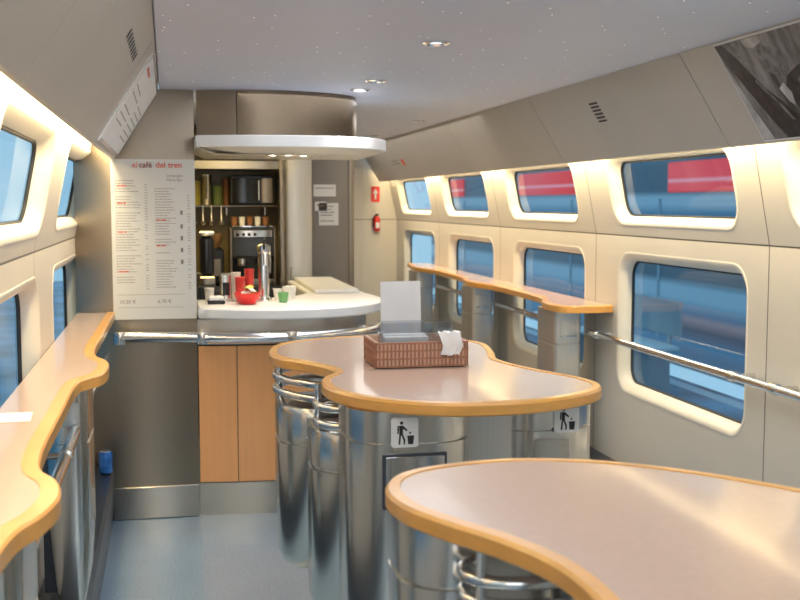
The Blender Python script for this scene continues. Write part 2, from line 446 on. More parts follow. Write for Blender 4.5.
strip('carcass',0,n,.17,1.03,-.02,-.05,M['dark'],bar)
strip('steel_fascia',0,n,.90,1.03,.0,-.04,M['steelh'],bar)
marks=[0,10,19,28,37,46,56,64,72,80]
for a,b in zip(marks[:-1],marks[1:]):
    A=off(C,0)[a:b+1]; B=off(C,-.018)[a:b+1]
    A[0]=A[0].lerp(A[1],.18); B[0]=B[0].lerp(B[1],.18)
    poly=[Vector((p.x,p.y)) for p in A]+[Vector((p.x,p.y)) for p in B[::-1]]
    loft('front_panel',[ring(poly,.175),ring(poly,.89)],M['wood'],bar,True,True,smooth=False)
A0=[Vector((.145,5.70)),Vector((.30,5.61)),Vector((.50,5.56)),Vector((.72,5.57)),Vector((.93,5.66)),Vector((1.09,5.83)),Vector((1.17,6.03)),Vector((1.17,6.25)),Vector((1.14,6.6)),Vector((1.13,7.6))]
A0=[Vector((p.x,p.y)) for p in cr([(q.x,q.y,0) for q in A0],6,False)]
poly=A0+[Vector((.80,7.6)),Vector((.80,6.55)),Vector((.70,6.32)),Vector((.5,6.2)),Vector((.145,6.18))]
slab('worktop',poly,1.045,1.10,M['white'],bar,.008)
box('raised_worktop',.84,1.10,6.45,7.58,1.1005,1.125,M['white'],bar,r=.006)
settle(bar)
rl=thing('counter_rail',(.5,5.5,.96),'polished steel tray rail in front of bar counter','handrail')
rp=[(-.26,5.66,.965),(.0,5.62,.963),(.3,5.56,.96),(.6,5.54,.96),(.88,5.62,.96),(1.06,5.78,.96),(1.16,6.0,.96)]
tube('rail',rp,.027,M['chrome'],rl,seg=20)
for x,y,yb in ((-.24,5.655,5.79),(.16,5.588,5.80),(.6,5.54,5.766),(1.0,5.73,5.93)):
    tube('bracket',[(x,y,.96),(x,yb-.003,.96)],.012,M['steel'],rl,smoothpath=False)
    revolve('collar',[(.031,.93),(.033,.935),(.033,.985),(.031,.99)],x,y,M['steel'],rl)
settle(rl)
hd=thing('bar_canopy',(.6,5.8,1.88),'white curved canopy with steel header above the bar','canopy')
cp=[(.145,5.66),(.30,5.60),(.50,5.57),(.72,5.57),(.93,5.63),(1.08,5.76),(1.17,5.97),(1.18,6.2)]
cp=[Vector((p.x,p.y)) for p in cr([(a,b,0) for a,b in cp],6,False)]
poly=ccw(cp+[Vector((1.12,6.55)),Vector((.145,6.55))])
rs=[ring(inset(poly,.003),1.908),ring(poly,1.911),ring(poly,1.963),ring(inset(poly,.003),1.966)]
loft('canopy_slab',rs,M['white'],hd,True,True)
rs=[ring(inset(poly,.10),1.880),ring(inset(poly,.09),1.883),ring(inset(poly,.008),1.9085)]
loft('canopy_underside',rs,M['undercan_lit'],hd,True,False)
hp=[(.15,5.79),(.35,5.72),(.6,5.71),(.82,5.79),(.97,5.93),(1.03,6.1)]
hp=[Vector((p.x,p.y,0)) for p in cr([(a,b,0) for a,b in hp],8,False)]
def hstrip(i0,i1,m,nm):
    a=hp[i0:i1+1]; b=off(hp,-.03)[i0:i1+1]
    a=[q.copy() for q in a]; a[0]=a[0].lerp(a[1],.15)
    poly=[Vector((p.x,p.y)) for p in a]+[Vector((p.x,p.y)) for p in b[::-1]]
    loft(nm,[ring(poly,1.966),ring(poly,2.199)],m,hd,True,True,smooth=True)
hstrip(0,8,M['taupe'],'header_panel'); hstrip(8,40,M['brown'],'header_panel')
for x,y in ((.54,5.82),(.62,5.80),(.70,5.82)):
    revolve('lamp_ring',[(.034,1.881),(.036,1.876),(.026,1.875)],x,y,M['chrome'],hd,cap0=False,cap1=False)
    revolve('lamp_lens',[(.027,1.8795),(.01,1.874)],x,y,M['lampw'],hd)
settle(hd)

# ------------------------------------------------------------ galley contents
box('wall_galley_side',XL+.002,XL+.03,5.86,8.45,0,2.2,M['olive'],kind='structure')
def cabinet(x0,x1,y0,y1,z0,z1,m,label,cat,name,doors=2):
    e=thing(name,((x0+x1)/2,(y0+y1)/2,z0),label,cat)
    box('body',x0,x1,y0,y1,z0,z1,m,e)
    w=(x1-x0)/doors
    for i in range(doors):
        dd=box('door',x0+i*w+.006,x0+(i+1)*w-.006,y0-.02,y0-.001,z0+.05,z1-.02,m,e)
        tube('handle',[(x0+i*w+.03,y0-.035,(z0+z1)/2-.1),(x0+i*w+.03,y0-.035,(z0+z1)/2+.1)],.006,M['chrome'],dd,smoothpath=False)
    settle(e); return e
cabinet(XL+.05,.79,7.75,8.44,0,1.05,M['duct'],'dark steel base cabinet in the galley behind the bar','cabinet','base_cabinet',3)
cabinet(.81,.99,7.75,8.44,0,2.17,M['binsteel'],'tall narrow stainless steel refrigerator column in galley','refrigerator','refrigerator',1)
sh=thing('wall_shelf',(.35,8.3,1.60),'dark open steel shelf in the galley','shelf')
box('shelf_board',XL+.06,.79,8.10,8.45,1.60,1.615,M['taupe'],sh)
for x in (.10,.42,.70): box('shelf_bracket',x,x+.012,8.25,8.45,1.54,1.60,M['steel'],sh)
settle(sh)
gp=thing('steel_post',(.77,7.66,0),'narrow vertical steel post beside the coffee machine','post')
box('post_body',.755,.785,7.63,7.69,0,2.19,M['taupe'],gp); box('post_foot',.745,.795,7.62,7.70,0,.02,M['steelh'],gp); settle(gp)
mw=thing('microwave_oven',(.60,8.2,1.616),'black microwave oven standing on galley shelf','microwave')
box('oven_case',.45,.76,8.12,8.42,1.616,1.83,M['duct'],mw,r=.01); box('oven_door',.46,.66,8.105,8.119,1.63,1.81,M['black'],mw,r=.003); box('control_strip',.67,.75,8.11,8.119,1.63,1.81,M['taupe'],mw,r=.003)
tube('door_handle',[(.65,8.085,1.65),(.65,8.085,1.79)],.007,M['chrome'],mw,smoothpath=False)
settle(mw)
yl=mat('tin_yellow',(.50,.40,.07),.35,0,.1,8); gn=mat('tin_green',(.20,.26,.08),.35,0,.1,8); bt=mat('tin_brown',(.28,.12,.05),.35,0,.1,8)
for i,(x,m_,h,r) in enumerate(((.20,yl,.17,.04),(.285,M['steel'],.22,.035),(.365,gn,.14,.035),(.425,bt,.19,.022))):
    revolve('storage_tin',[(r*.95,1.6155),(r,1.622),(r,1.60+h),(r*1.04,1.602+h),(r*1.04,1.615+h),(r*.5,1.62+h)],x,8.25,m_,n=22,label='round lidded storage tin standing on galley shelf',cat='tin',group='tins on the galley shelf')
for i,x in enumerate((.19,.25,.31,.38)):
    u=thing('hanging_ladle',(x,8.08,1.60),'steel ladle hanging from shelf edge in galley','ladle','hanging ladles')
    tube('ladle_handle',[(x,8.093,1.607),(x,8.085,1.55),(x,8.07,1.50)],.005,M['steel'],u); revolve('ladle_bowl',[(.008,1.46),(.022,1.47),(.027,1.495),(.024,1.495),(.016,1.475)],x,8.07,M['steel'],u,n=16); settle(u)
hh=thing('extractor_hood',(.45,7.9,1.95),'steel extractor hood hanging over galley machines','hood')
loft('hood_body',[ring(ccw(rrect(.45,8.15,.66,.56,.01,2)),1.87),ring(ccw(rrect(.45,8.15,.66,.56,.01,2)),1.92),ring(ccw(rrect(.45,8.2,.34,.30,.01,2)),2.10),ring(ccw(rrect(.45,8.2,.34,.30,.01,2)),2.199)],M['taupe'],hh,True,True,smooth=False)
box('hood_lip',.12,.78,7.86,7.875,1.865,1.925,M['steelh'],hh,r=.003); settle(hh)
cm=thing('coffee_machine',(.58,7.95,1.05),'black and steel espresso machine on galley counter','coffee machine')
box('housing',.43,.74,7.86,8.12,1.24,1.46,M['duct'],cm,r=.02)
box('side_panel',.425,.44,7.85,8.12,1.05,1.46,M['taupe'],cm,r=.004); box('side_panel',.73,.745,7.85,8.12,1.05,1.46,M['taupe'],cm,r=.004)
box('drip_tray',.445,.725,7.77,8.1,1.052,1.10,M['steel'],cm,r=.008)
box('back_panel',.445,.725,7.98,8.1,1.10,1.24,M['black'],cm)
box('control_strip',.45,.72,7.845,7.86,1.39,1.44,M['steel'],cm,r=.003)
for x in (.48,.52,.56,.60): revolve('control_knob',[(.01,1.40),(.01,1.42)],x,7.842,M['black'],cm,n=12)
box('cup_rail',.44,.73,7.87,8.1,1.461,1.47,M['chrome'],cm,r=.002)
for x in (.51,.65):
    revolve('brew_head',[(.035,1.24),(.035,1.19),(.028,1.185)],x,7.92,M['chrome'],cm,n=20)
    tube('filter_handle',[(x,7.90,1.195),(x,7.78,1.185)],.012,M['black'],cm,smoothpath=False)
tube('steam_wand',[(.70,7.84,1.33),(.70,7.81,1.25),(.70,7.80,1.14)],.006,M['chrome'],cm)
settle(cm)
for i in range(5):
    x=.465+i*.055
    revolve('stacked_cup',[(.016,1.4705),(.022,1.495),(.020,1.508),(.024,1.53),(.018,1.533)],x,7.97,M['white'] if i%2 else bt,n=18,label='small espresso cup stacked on coffee machine',cat='cup',group='cups on the coffee machine')
bl=thing('coffee_grinder',(.32,7.95,1.05),'black coffee grinder with clear hopper on galley counter','coffee grinder')
box('grinder_body',.26,.385,7.85,7.99,1.052,1.32,M['black'],bl,r=.02); box('grinder_face',.285,.36,7.842,7.851,1.12,1.24,M['taupe'],bl,r=.003)
revolve('hopper',[(.03,1.32),(.055,1.37),(.06,1.41),(.055,1.415)],.322,7.92,mat('hopper_tint',(.25,.14,.06),.15),bl)
settle(bl)
for i in range(8):
    revolve('plate',[(.045,1.0505+i*.011),(.085,1.060+i*.011),(.087,1.0605+i*.011),(.048,1.055+i*.011)],.14,7.95,M['cream'],n=26,label='stacked plate on the galley cabinet',cat='plate',group='plates in the galley stack')
jd=thing('juice_dispenser',(.235,7.3,1.05),'tall steel and black drinks dispenser behind the bar','dispenser')
box('stand',.19,.30,7.2,7.4,0,1.10,M['duct'],jd); box('dispenser_base',.195,.295,7.2,7.38,1.101,1.16,M['steel'],jd,r=.008); box('tank',.20,.29,7.22,7.36,1.161,1.42,M['black'],jd,r=.02); box('tank_lid',.195,.295,7.21,7.37,1.421,1.45,M['steel'],jd,r=.01)
settle(jd)
TX,TY=.505,6.02
tp=thing('beer_tap',(TX,TY,1.10),'chrome draught tap column standing on white counter','beer tap')
revolve('column',[(.045,1.10),(.045,1.115),(.029,1.125),(.027,1.36),(.034,1.365),(.035,1.40),(.02,1.41)],TX,TY,M['chrome'],tp,n=32)
tube('spout',[(TX,TY-.02,1.36),(TX,TY-.08,1.36),(TX,TY-.10,1.30)],.010,M['chrome'],tp)
tube('tap_handle',[(TX,TY-.025,1.375),(TX,TY-.05,1.44)],.008,M['black'],tp,smoothpath=False)
settle(tp)
pb=thing('cup_dispenser',(.30,6.12,1.10),'upright steel cup dispenser standing on white counter','dispenser')
box('dispenser_body',.275,.335,6.08,6.15,1.1005,1.25,M['steel'],pb,r=.01); box('dispenser_slot',.287,.323,6.077,6.081,1.13,1.20,M['black'],pb,r=.002)
settle(pb)
BX,BY=.405,5.86
bw=thing('red_bowl',(BX,BY,1.10),'red bowl filled with wrapped sachets on white counter','bowl')
revolve('bowl',[(.035,1.1005),(.042,1.104),(.062,1.135),(.072,1.16),(.068,1.16),(.056,1.135),(.034,1.11)],BX,BY,M['red'],bw,n=32)
settle(bw)
sm=[mat('sachet_white',(.8,.78,.72),.5),mat('sachet_red',(.7,.05,.04),.4),mat('sachet_green',(.15,.4,.1),.4),mat('sachet_yellow',(.75,.55,.1),.4)]
for i in range(12):
    a=random.uniform(0,6.28); r=random.uniform(0,.04); ang=random.uniform(0,3.14); tl=random.uniform(-.5,.5)
    f2=Fr((BX+r*math.cos(a),BY+r*math.sin(a),1.148+.0035*i),(math.cos(ang),math.sin(ang),tl),(-math.sin(ang),math.cos(ang),.2))
    plate('sachet',f2,rectpts(-.024,.024,-.016,.016),.005,sm[i%4],label='small wrapped sachet lying in the red bowl',cat='sachet',group='sachets in the red bowl')
def cup(x,y,z,m,r=.032,h=.09,lab='paper cup standing on the bar counter'):
    return revolve('paper_cup',[(r*.72,z),(r,z+h),(r*1.06,z+h+.003),(r*.94,z+h),(r*.68,z+.006)],x,y,m,n=20,label=lab,cat='cup',group='cups on the bar counter')
for x,y,k,h in ((.375,6.0,1,.13),(.36,6.10,0,.15),(.43,6.06,1,.17),(.43,6.14,0,.12),(.215,6.06,0,.07),(.585,6.06,0,.06),(.635,6.03,0,.075),(.665,6.12,0,.07)):
    cup(x,y,1.1005,sm[k],.027,h)
cup(.60,5.93,1.1005,mat('cup_green',(.12,.35,.12),.4),.03,.05)
np_=thing('napkin_holder',(.24,5.92,1.10),'dark napkin holder stacked with paper napkins','napkin holder')
box('holder',.20,.29,5.87,5.97,1.1005,1.12,M['black'],np_); box('napkin_stack',.207,.283,5.875,5.965,1.12,1.14,M['paper'],np_)
settle(np_)
def notice(x,z,w,h,y=8.4252,lab='printed paper notice taped to galley door'):
    f2=Fr((x,y,z),(1,0,0),(0,0,1)); e=thing('notice',(x,y,z),lab,'notice','notices')
    plate('sheet',f2,rectpts(0,w,0,h),.002,M['paper'],e)
    quads('print_rows',f2,textrows(.012,w-.012,.02,h-.03,.022,.007,.7),.0026,M['grayink'],e,kind='stuff'); settle(e)
notice(1.13,1.46,.15,.17); notice(1.09,1.68,.17,.09); notice(1.10,1.57,.09,.07)
box('wall_galley_end',.99,1.062,8.40,8.46,0,2.18,M['fridge'],kind='structure')
f2=Fr((2.075,YE-.001,1.64),(1,0,0),(0,0,1)); e=thing('fire_sign',f2.o,'red fire equipment sign with white arrow on wall','sign')
plate('sign_plate',f2,rectpts(0,.09,0,.16),.004,M['red'],e)
plate('arrow_head',f2,[(.016,.09),(.074,.09),(.045,.14)],.001,M['paper'],e,c0=.004); plate('arrow_shaft',f2,rectpts(.035,.055,.03,.09),.001,M['paper'],e,c0=.004)
settle(e)
e=thing('fire_extinguisher',(2.13,YE-.045,1.34),'small red fire extinguisher hanging on end wall','fire extinguisher')
revolve('cylinder_body',[(.028,1.34),(.034,1.35),(.034,1.46),(.025,1.485),(.012,1.495)],2.13,YE-.0345,M['red'],e)
box('valve',2.115,2.145,YE-.05,YE-.025,1.495,1.52,M['black'],e); tube('hose',[(2.115,YE-.04,1.51),(2.09,YE-.04,1.46),(2.09,YE-.04,1.38)],.006,M['black'],e)
box('instruction_label',2.11,2.15,YE-.073,YE-.066,1.37,1.43,M['paper'],e,r=.001)
settle(e)
box('door_2',1.45,1.98,YE-.03,YE-.002,.01,2.0,M['wall'],kind='structure')

# ------------------------------------------------------------ tables
def bin_sign(parent,x,y,z,w=.078,h=.085):
    f=Fr((x-w/2,y,z-h/2),(1,0,0),(0,0,1))
    s=plate('sign_plate',f,[(p.x,p.y) for p in rrect(w/2,h/2,w,h,.008,4)],.004,M['paper'],parent,c0=-.002,label='white litter pictogram plate')
    c=.0024; S=lambda L:[((a*.86+.07)*w,(b*.86+.07)*h) for a,b in L]
    polys=[S([(.36+.075*math.cos(t*.524),.88+.066*math.sin(t*.524)) for t in range(12)]),
           S([(.26,.78),(.42,.78),(.62,.60),(.58,.55),(.42,.65),(.42,.44),(.26,.44)]),
           S([(.26,.44),(.34,.44),(.30,.04),(.22,.04)]),S([(.33,.44),(.42,.44),(.52,.22),(.50,.04),(.43,.04),(.44,.20)]),
           S([(.18,.76),(.25,.78),(.24,.46),(.17,.46)]),
           S([(.60,.38),(.90,.38),(.86,.04),(.64,.04)]),S([(.68,.50),(.74,.54),(.77,.47),(.71,.43)])]
    quads('pictogram',f,polys,c,M['blackink'],s)
    return s
def unit(parent,cx,cy,w,h,r,zb,zt,groove=.955,sign=None,plate_=False,signdx=0,door=True):
    p=ccw(rrect(cx,cy,w,h,r,12)); q=inset(p,.008)
    b=loft('bin_unit',[ring(inset(p,.02),zb),ring(p,zb+.02),ring(p,groove-.007),ring(q,groove-.005),ring(q,groove+.001),ring(p,groove+.003),ring(p,zt)],M['steel'],parent,True,True)
    yf=cy-h/2
    if sign: bin_sign(b,cx+signdx,yf-.003,sign)
    x0,x1=cx-w/2+r*.75,cx+w/2-r*.75
    if plate_:
        xa=cx-.090; xb=xa+.17
        box('plate_frame',xa-.008,xb+.008,yf-.006,yf+.02,.765,.924,M['duct'],b,r=.002)
        box('reflective_plate',xa,xb,yf-.009,yf+.01,.773,.916,M['chrome'],b,r=.001)
    if door: box('bin_door',x0+.015,x1-.015,yf-.004,yf+.012,zb+.06,(.745 if plate_ else groove-.03),M['pale'] if plate_ else M['steelh'],b,r=.002)
    return b
def housing(parent,cx,cy,w,h,r,zb,zt):
    p=ccw(rrect(cx,cy,w,h,r,12)); q=inset(p,.008)
    rs=[ring(inset(p,.035),zb),ring(inset(p,.012),zb+.02),ring(p,zb+.05),ring(p,zt-.14),ring(q,zt-.137),ring(q,zt-.128),ring(p,zt-.125),ring(p,zt-.03),ring(inset(p,.010),zt-.008),ring(inset(p,.03),zt)]
    b=loft('bin_housing',rs,M['steel'],parent,True,True)
    box('opening_flap',cx-w*.22,cx+w*.22,cy-h/2-.004,cy-h/2+.02,zt-.105,zt-.035,M['steelh'],b,r=.003)
    box('opening_lip',cx-w*.24,cx+w*.24,cy-h/2-.012,cy-h/2+.02,zt-.113,zt-.105,M['chrome'],b,r=.002)
    return b
def table(name,ctrl,dy,label,ped,ztop=1.08):
    e=thing(name,(.83,dy,0),label,'table','wavy bar tables')
    O=ccw([Vector((p.x,p.y)) for p in cr([(a,b,0) for a,b in ctrl],7)])
    slab('table_top',inset(O,.024),ztop-.04,ztop-.0005,M['lam'],e,.0008)
    rs=[ring(inset(O,.030),ztop-.001),ring(inset(O,.028),ztop+.002),ring(inset(O,.006),ztop+.001),ring(inset(O,.0),ztop-.006),ring(inset(O,0),ztop-.032),ring(inset(O,.006),ztop-.037),ring(inset(O,.030),ztop-.037)]
    loft('edge_band',rs,M['band'],e,closed=True)
    ped(e); settle(e); return e
midc=[(.36,4.10),(.42,4.34),(.60,4.49),(.86,4.54),(1.09,4.43),(1.21,4.22),(1.19,3.98),(1.14,3.74),(1.19,3.51),(1.28,3.28),(1.27,3.11),(1.14,2.98),(.945,2.91),(.725,2.93),(.557,3.05),(.465,3.23),(.465,3.43),(.53,3.60),(.46,3.80),(.38,3.93)]
def pedm(e):
    zt=1.043
    slab('pedestal',rrect(.885,3.72,.46,1.0,.04),0,zt,M['binsteel'],e)
    box('front_filler_panel',.80,1.00,3.145,3.24,.12,zt-.001,M['binsteel'],e,r=.004)
    unit(e,.680,3.21,.37,.37,.13,.12,zt,sign=.985,plate_=True,signdx=-.035)
    unit(e,1.118,3.29,.32,.33,.12,.12,zt,sign=.985,signdx=.045)
    housing(e,.535,3.99,.32,.36,.13,.33,.92)
    housing(e,.590,3.63,.28,.32,.12,.27,.90)
    unit(e,1.03,4.1,.26,.26,.08,.12,zt)
    slab('bin_column',rrect(.62,3.82,.20,.46,.04),0,.89,M['binsteel'],e)
    for z in (1.0,.95): tube('grab_rail',[(.66,4.28,z),(.50,4.27,z),(.40,4.14,z),(.39,3.98,z),(.50,3.79,z),(.68,3.76,z)],.0145,M['chrome'],e)
    for z in (.98,.925): tube('grab_rail',[(.68,3.70,z),(.54,3.68,z),(.47,3.58,z),(.485,3.46,z),(.62,3.40,z)],.0145,M['chrome'],e)
    for x,y in ((.395,4.06),(.472,3.57)): tube('rail_post',[(x,y,.90),(x,y,1.044)],.011,M['chrome'],e,smoothpath=False)
table('bar_table',midc,3.7,'wavy standing-height table with wood edge on steel bin pedestal',pedm)
nearc=[(.405,2.08),(.46,2.19),(.58,2.25),(.74,2.265),(.90,2.21),(1.03,2.11),(1.14,1.98),(1.22,1.84),(1.22,1.64),(1.15,1.45),(1.20,1.22),(1.30,1.0),(1.26,.80),(1.10,.66),(.90,.60),(.70,.62),(.52,.76),(.46,.95),(.50,1.15),(.57,1.35),(.575,1.55),(.53,1.70),(.46,1.83),(.41,1.95)]
def pedn(e):
    zt=1.043
    slab('pedestal',rrect(.885,1.4,.40,1.0,.05),0,zt,M['binsteel'],e)
    unit(e,.570,2.05,.31,.28,.10,.2,zt,groove=.93,door=False)
    box('front_filler_panel',.62,.90,1.99,2.06,.12,zt,M['binsteel'],e,r=.01)
    unit(e,1.03,1.8,.26,.26,.08,.12,zt)
    unit(e,.66,.9,.28,.28,.09,.12,zt,sign=.985); unit(e,1.10,.95,.27,.28,.09,.12,zt)
    for z in (.98,.94): tube('grab_rail',[(.56,1.93,z),(.505,1.87,z),(.52,1.80,z),(.62,1.77,z),(.74,1.80,z)],.012,M['chrome'],e)
    tube('rail_post',[(.52,1.80,.93),(.52,1.80,1.044)],.010,M['chrome'],e,smoothpath=False)
table('bar_table',nearc,1.45,'wavy standing-height table with wood edge and glossy pinkish top',pedn)

# ------------------------------------------------------------ ledges
def ledge(side,inner,y0,y1,label):
    xw=XR-.004 if side>0 else XL+.004
    e=thing('window_ledge',(xw,(y0+y1)/2,1.04),label,'ledge')
    P=cr([(a,b,0) for a,b in inner],7,False)
    P=[Vector((p.x,p.y)) for p in P]
    poly=ccw(P+[Vector((xw,P[-1].y)),Vector((xw,P[0].y))])
    slab('ledge_top',poly,1.045,1.079,M['lam'],e,.001)
    O3=[Vector((p.x,p.y,0)) for p in P]
    def o(d):
        out=[]
        for i,p in enumerate(O3):
            t=(O3[min(i+1,len(O3)-1)]-O3[max(i-1,0)]).normalized()
            out.append(p+Vector((t.y,-t.x,0))*d*(-side))
        return out
    rings=[]
    A=o(.008); B=o(-.03)
    for i in range(len(O3)):
        a,b=A[i],B[i]; m_=a.lerp(b,.12)
        rings.append([Vector((b.x,b.y,1.0815)),Vector((m_.x,m_.y,1.0815)),Vector((a.x,a.y,1.076)),Vector((a.x,a.y,1.044)),Vector((b.x,b.y,1.040))])
    loft('edge_band',rings,M['band'],e,True,True)
    settle(e)
lin=[(-.27,.2),(-.275,1.0),(-.28,1.65),(-.268,1.90),(-.232,2.02),(-.215,2.14),(-.23,2.26),(-.275,2.38),(-.29,2.6),(-.29,3.0),(-.288,3.48),(-.258,3.60),(-.222,3.68),(-.21,3.83),(-.222,3.98),(-.268,4.13),(-.286,4.4),(-.283,4.8),(-.28,5.3),(-.275,5.775)]
ledge(-1,lin,.2,5.77,'wavy wood-edged standing ledge along windows beside the steel wall')
rin=[(2.335,5.60),(2.26,5.585),(2.12,5.59),(2.06,5.63),(2.045,5.76),(2.06,5.92),(2.12,6.10),(2.15,6.35),(2.155,6.9),(2.14,7.22),(2.095,7.42),(2.08,7.58),(2.095,7.74),(2.14,7.95),(2.155,8.3),(2.155,8.8),(2.14,9.05),(2.105,9.25),(2.095,9.4),(2.105,9.57),(2.14,9.75),(2.155,9.95)]
ledge(1,rin,5.6,9.95,'wavy wood-edged standing ledge along windows with steel bins below')
def wall_bin(side,y,xi,label,zb=.25,w=.15,m_=None,rr=.05):
    m_=m_ or M['binsteel']
    xw=xi+w*side
    e=thing('wall_bin',(xi,y,zb),label,'waste bin','steel bins under the window ledges')
    cx=(xw+xi)/2; w=abs(xw-xi)
    p=ccw(rrect(cx,y,w,.30,min(rr,w*.35)))
    rs=[ring(inset(p,.03),zb),ring(inset(p,.014),zb+.08),ring(p,.55),ring(p,.85),ring(inset(p,.006),.853),ring(inset(p,.006),.861),ring(p,.864),ring(p,1.043)]
    loft('bin_body',rs,m_,e,True,True)
    y0=y-.15
    box('bin_flap',cx-w*.30,cx+w*.30,y0-.003,y0+.01,.91,.99,M['binsteel'],e,r=.002)
    box('flap_lip',cx-w*.30,cx+w*.30,y0-.006,y0+.005,.90,.907,M['chrome'],e,r=.001)
    if side<0:
        box('gap_shade_box',cx-w/2-.02,cx-w/2+.03,y-.10,y+.10,zb+.05,1.04,M['duct'],e,r=.002)  # solid dark box painting in the shade between bin and wall
    settle(e)
for y in (5.88,7.62,9.42): wall_bin(1,y,2.075 if y>6 else 2.06,'stainless steel waste bin mounted beneath the window ledge',.0,.155,None,.02)
wall_bin(-1,3.83,-.262,'stainless steel waste bin mounted beneath the window ledge',.297,.135,M['steel'],.06)
wall_bin(-1,2.13,-.262,'stainless steel waste bin mounted beneath the window ledge',.297,.135,M['steel'],.06)
# ------------------------------------------------------------ handrails
def rail(x,xw,ys,z,label,joints=()):
    e=thing('handrail',(x,(ys[0]+ys[1])/2,z),label,'handrail','chrome wall handrails')
    tube('rail',[(x,ys[0],z),(x,ys[1],z)],.0175,M['chrome'],e,smoothpath=False,seg=20)
    for y in joints:
        rs=[[Vector((x+.022*math.cos(a*math.pi/10),yy,z+.022*math.sin(a*math.pi/10))) for a in range(20)] for yy in (y-.02,y+.02)]
        loft('rail_joint',rs,M['steel'],e,True,True)
        tube('bracket',[(x,y,z),(xw,y,z-.0)],.010,M['steel'],e,smoothpath=False)
    settle(e)
rail(2.25,XR,(2.0,5.72),.925,'long chrome handrail fixed to wall below windows',(2.2,3.80,4.12,5.6))
rail(2.25,XR,(6.05,7.45),.925,'chrome handrail between steel bins below window ledge',(6.8,))
rail(2.25,XR,(7.79,9.25),.925,'chrome handrail between steel bins below window ledge',(8.5,))
rail(-.30,XL,(2.30,3.66),.90,'chrome handrail between steel bins below window ledge',(2.6,3.3))
rail(-.30,XL,(4.0,5.5),.90,'chrome handrail between steel bins below window ledge',(4.7,))

# ------------------------------------------------------------ table items
b=thing('wooden_basket',(.83,3.75,1.08),'low wooden basket with striped slats on table','basket')
x0,x1,y0,y1=.675,.985,3.60,3.84; zb=1.0825
box('basket_base',x0+.004,x1-.004,y0+.004,y1-.004,zb,zb+.008,M['wicker'],b)
p=ccw(rrect((x0+x1)/2,(y0+y1)/2,x1-x0,y1-y0,.01,3)); q=inset(p,.006)
loft('basket_wall',[ring(p,zb),ring(p,zb+.084),ring(q,zb+.084),ring(q,zb)],M['wicker2'],b,closed=True)
for z in (zb+.001,zb+.027,zb+.053,zb+.079):
    p2=ccw(rrect((x0+x1)/2,(y0+y1)/2,x1-x0+.012,y1-y0+.012,.012,3)); q2=inset(p2,.008)
    loft('basket_hoop',[ring(p2,z),ring(p2,z+.005),ring(q2,z+.005),ring(q2,z)],M['wicker'],b,closed=True)
nr=23
for j in range(nr):
    x=x0+.008+j*(x1-x0-.016)/(nr-1)
    for y in (y0-.002,y1+.002): box('basket_rib',x-.003,x+.003,y-.003,y+.003,zb+.003,zb+.081,M['wicker'],b,r=.001)
for j in range(12):
    y=y0+.012+j*(y1-y0-.024)/11
    for x in (x0-.002,x1+.002): box('basket_rib',x-.003,x+.003,y-.0045,y+.0045,zb+.003,zb+.081,M['wicker'],b,r=.001)
settle(b)
f3=Fr((.725,3.79,zb+.009),(1,.05,0),(0,.07,1)); 
plate('folded_card',f3,rectpts(0,.145,0,.265),.002,M['paper'],label='blank white card standing upright inside the basket',cat='card')
ah=thing('acrylic_holder',(.8,3.68,zb),'clear acrylic holder standing inside the wooden basket','holder')
for (xa,xb,ya,yb) in ((.70,.945,3.64,3.643),(.70,.945,3.72,3.723),(.70,.703,3.643,3.72),(.942,.945,3.643,3.72)):
    box('acrylic_wall',xa,xb,ya,yb,zb+.009,zb+.145,M['acrylic'],ah,r=.0005)
settle(ah)
for i in range(6):
    box('paper_napkin',.71,.86,3.645+i*.011,3.650+i*.011,zb+.010,zb+.098+random.uniform(-.005,.006),M['paper'],label='folded paper napkin in acrylic holder',cat='napkin',group='napkins in the basket')
V=[];Fc=[]; nu,nv=8,9
for j in range(nv):
    t=j/(nv-1)
    for i in range(nu):
        s_=i/(nu-1)-.5
        x=.925+s_*(.085-.02*t)+.006*math.sin(j*1.3)
        if t<.55: y=3.635-(t/.55)*.048; z=zb+.096+.022*math.sin(t*4)+.004*math.sin(i*2.1+j)
        else: y=3.585+.002*math.sin(i*2+j)-.003*math.sin(i*1.7); z=zb+.098-(t-.55)*.13+.003*math.sin(i*1.4)
        V.append((x,y,z))
for j in range(nv-1):
    for i in range(nu-1):
        a=j*nu+i; Fc.append((a,a+1,a+nu+1,a+nu))
mesh_obj('crumpled_napkin',V,Fc,M['paper'],smooth=True,label='crumpled white paper napkin hanging over the basket rim',cat='napkin')
f5=Fr((-.448,2.90,1.0797),(.99,.06,0),(-.06,.99,0))
plate('paper_slip',f5,rectpts(0,.10,0,.13),.001,M['paper'],label='white paper slip lying on the window ledge',cat='paper')
cx_=-.320
cn=thing('drink_can',(cx_,5.60,.297),'small blue drinks can standing on dark duct','can')
cz=.2935
revolve('can_body',[(.024,cz),(.033,cz+.01),(.033,cz+.10),(.027,cz+.112)],cx_,5.60,M['bluecan'],cn)
revolve('can_lid',[(.027,cz+.112),(.027,cz+.115),(.024,cz+.113)],cx_,5.60,M['chrome'],cn,cap0=False)
settle(cn)

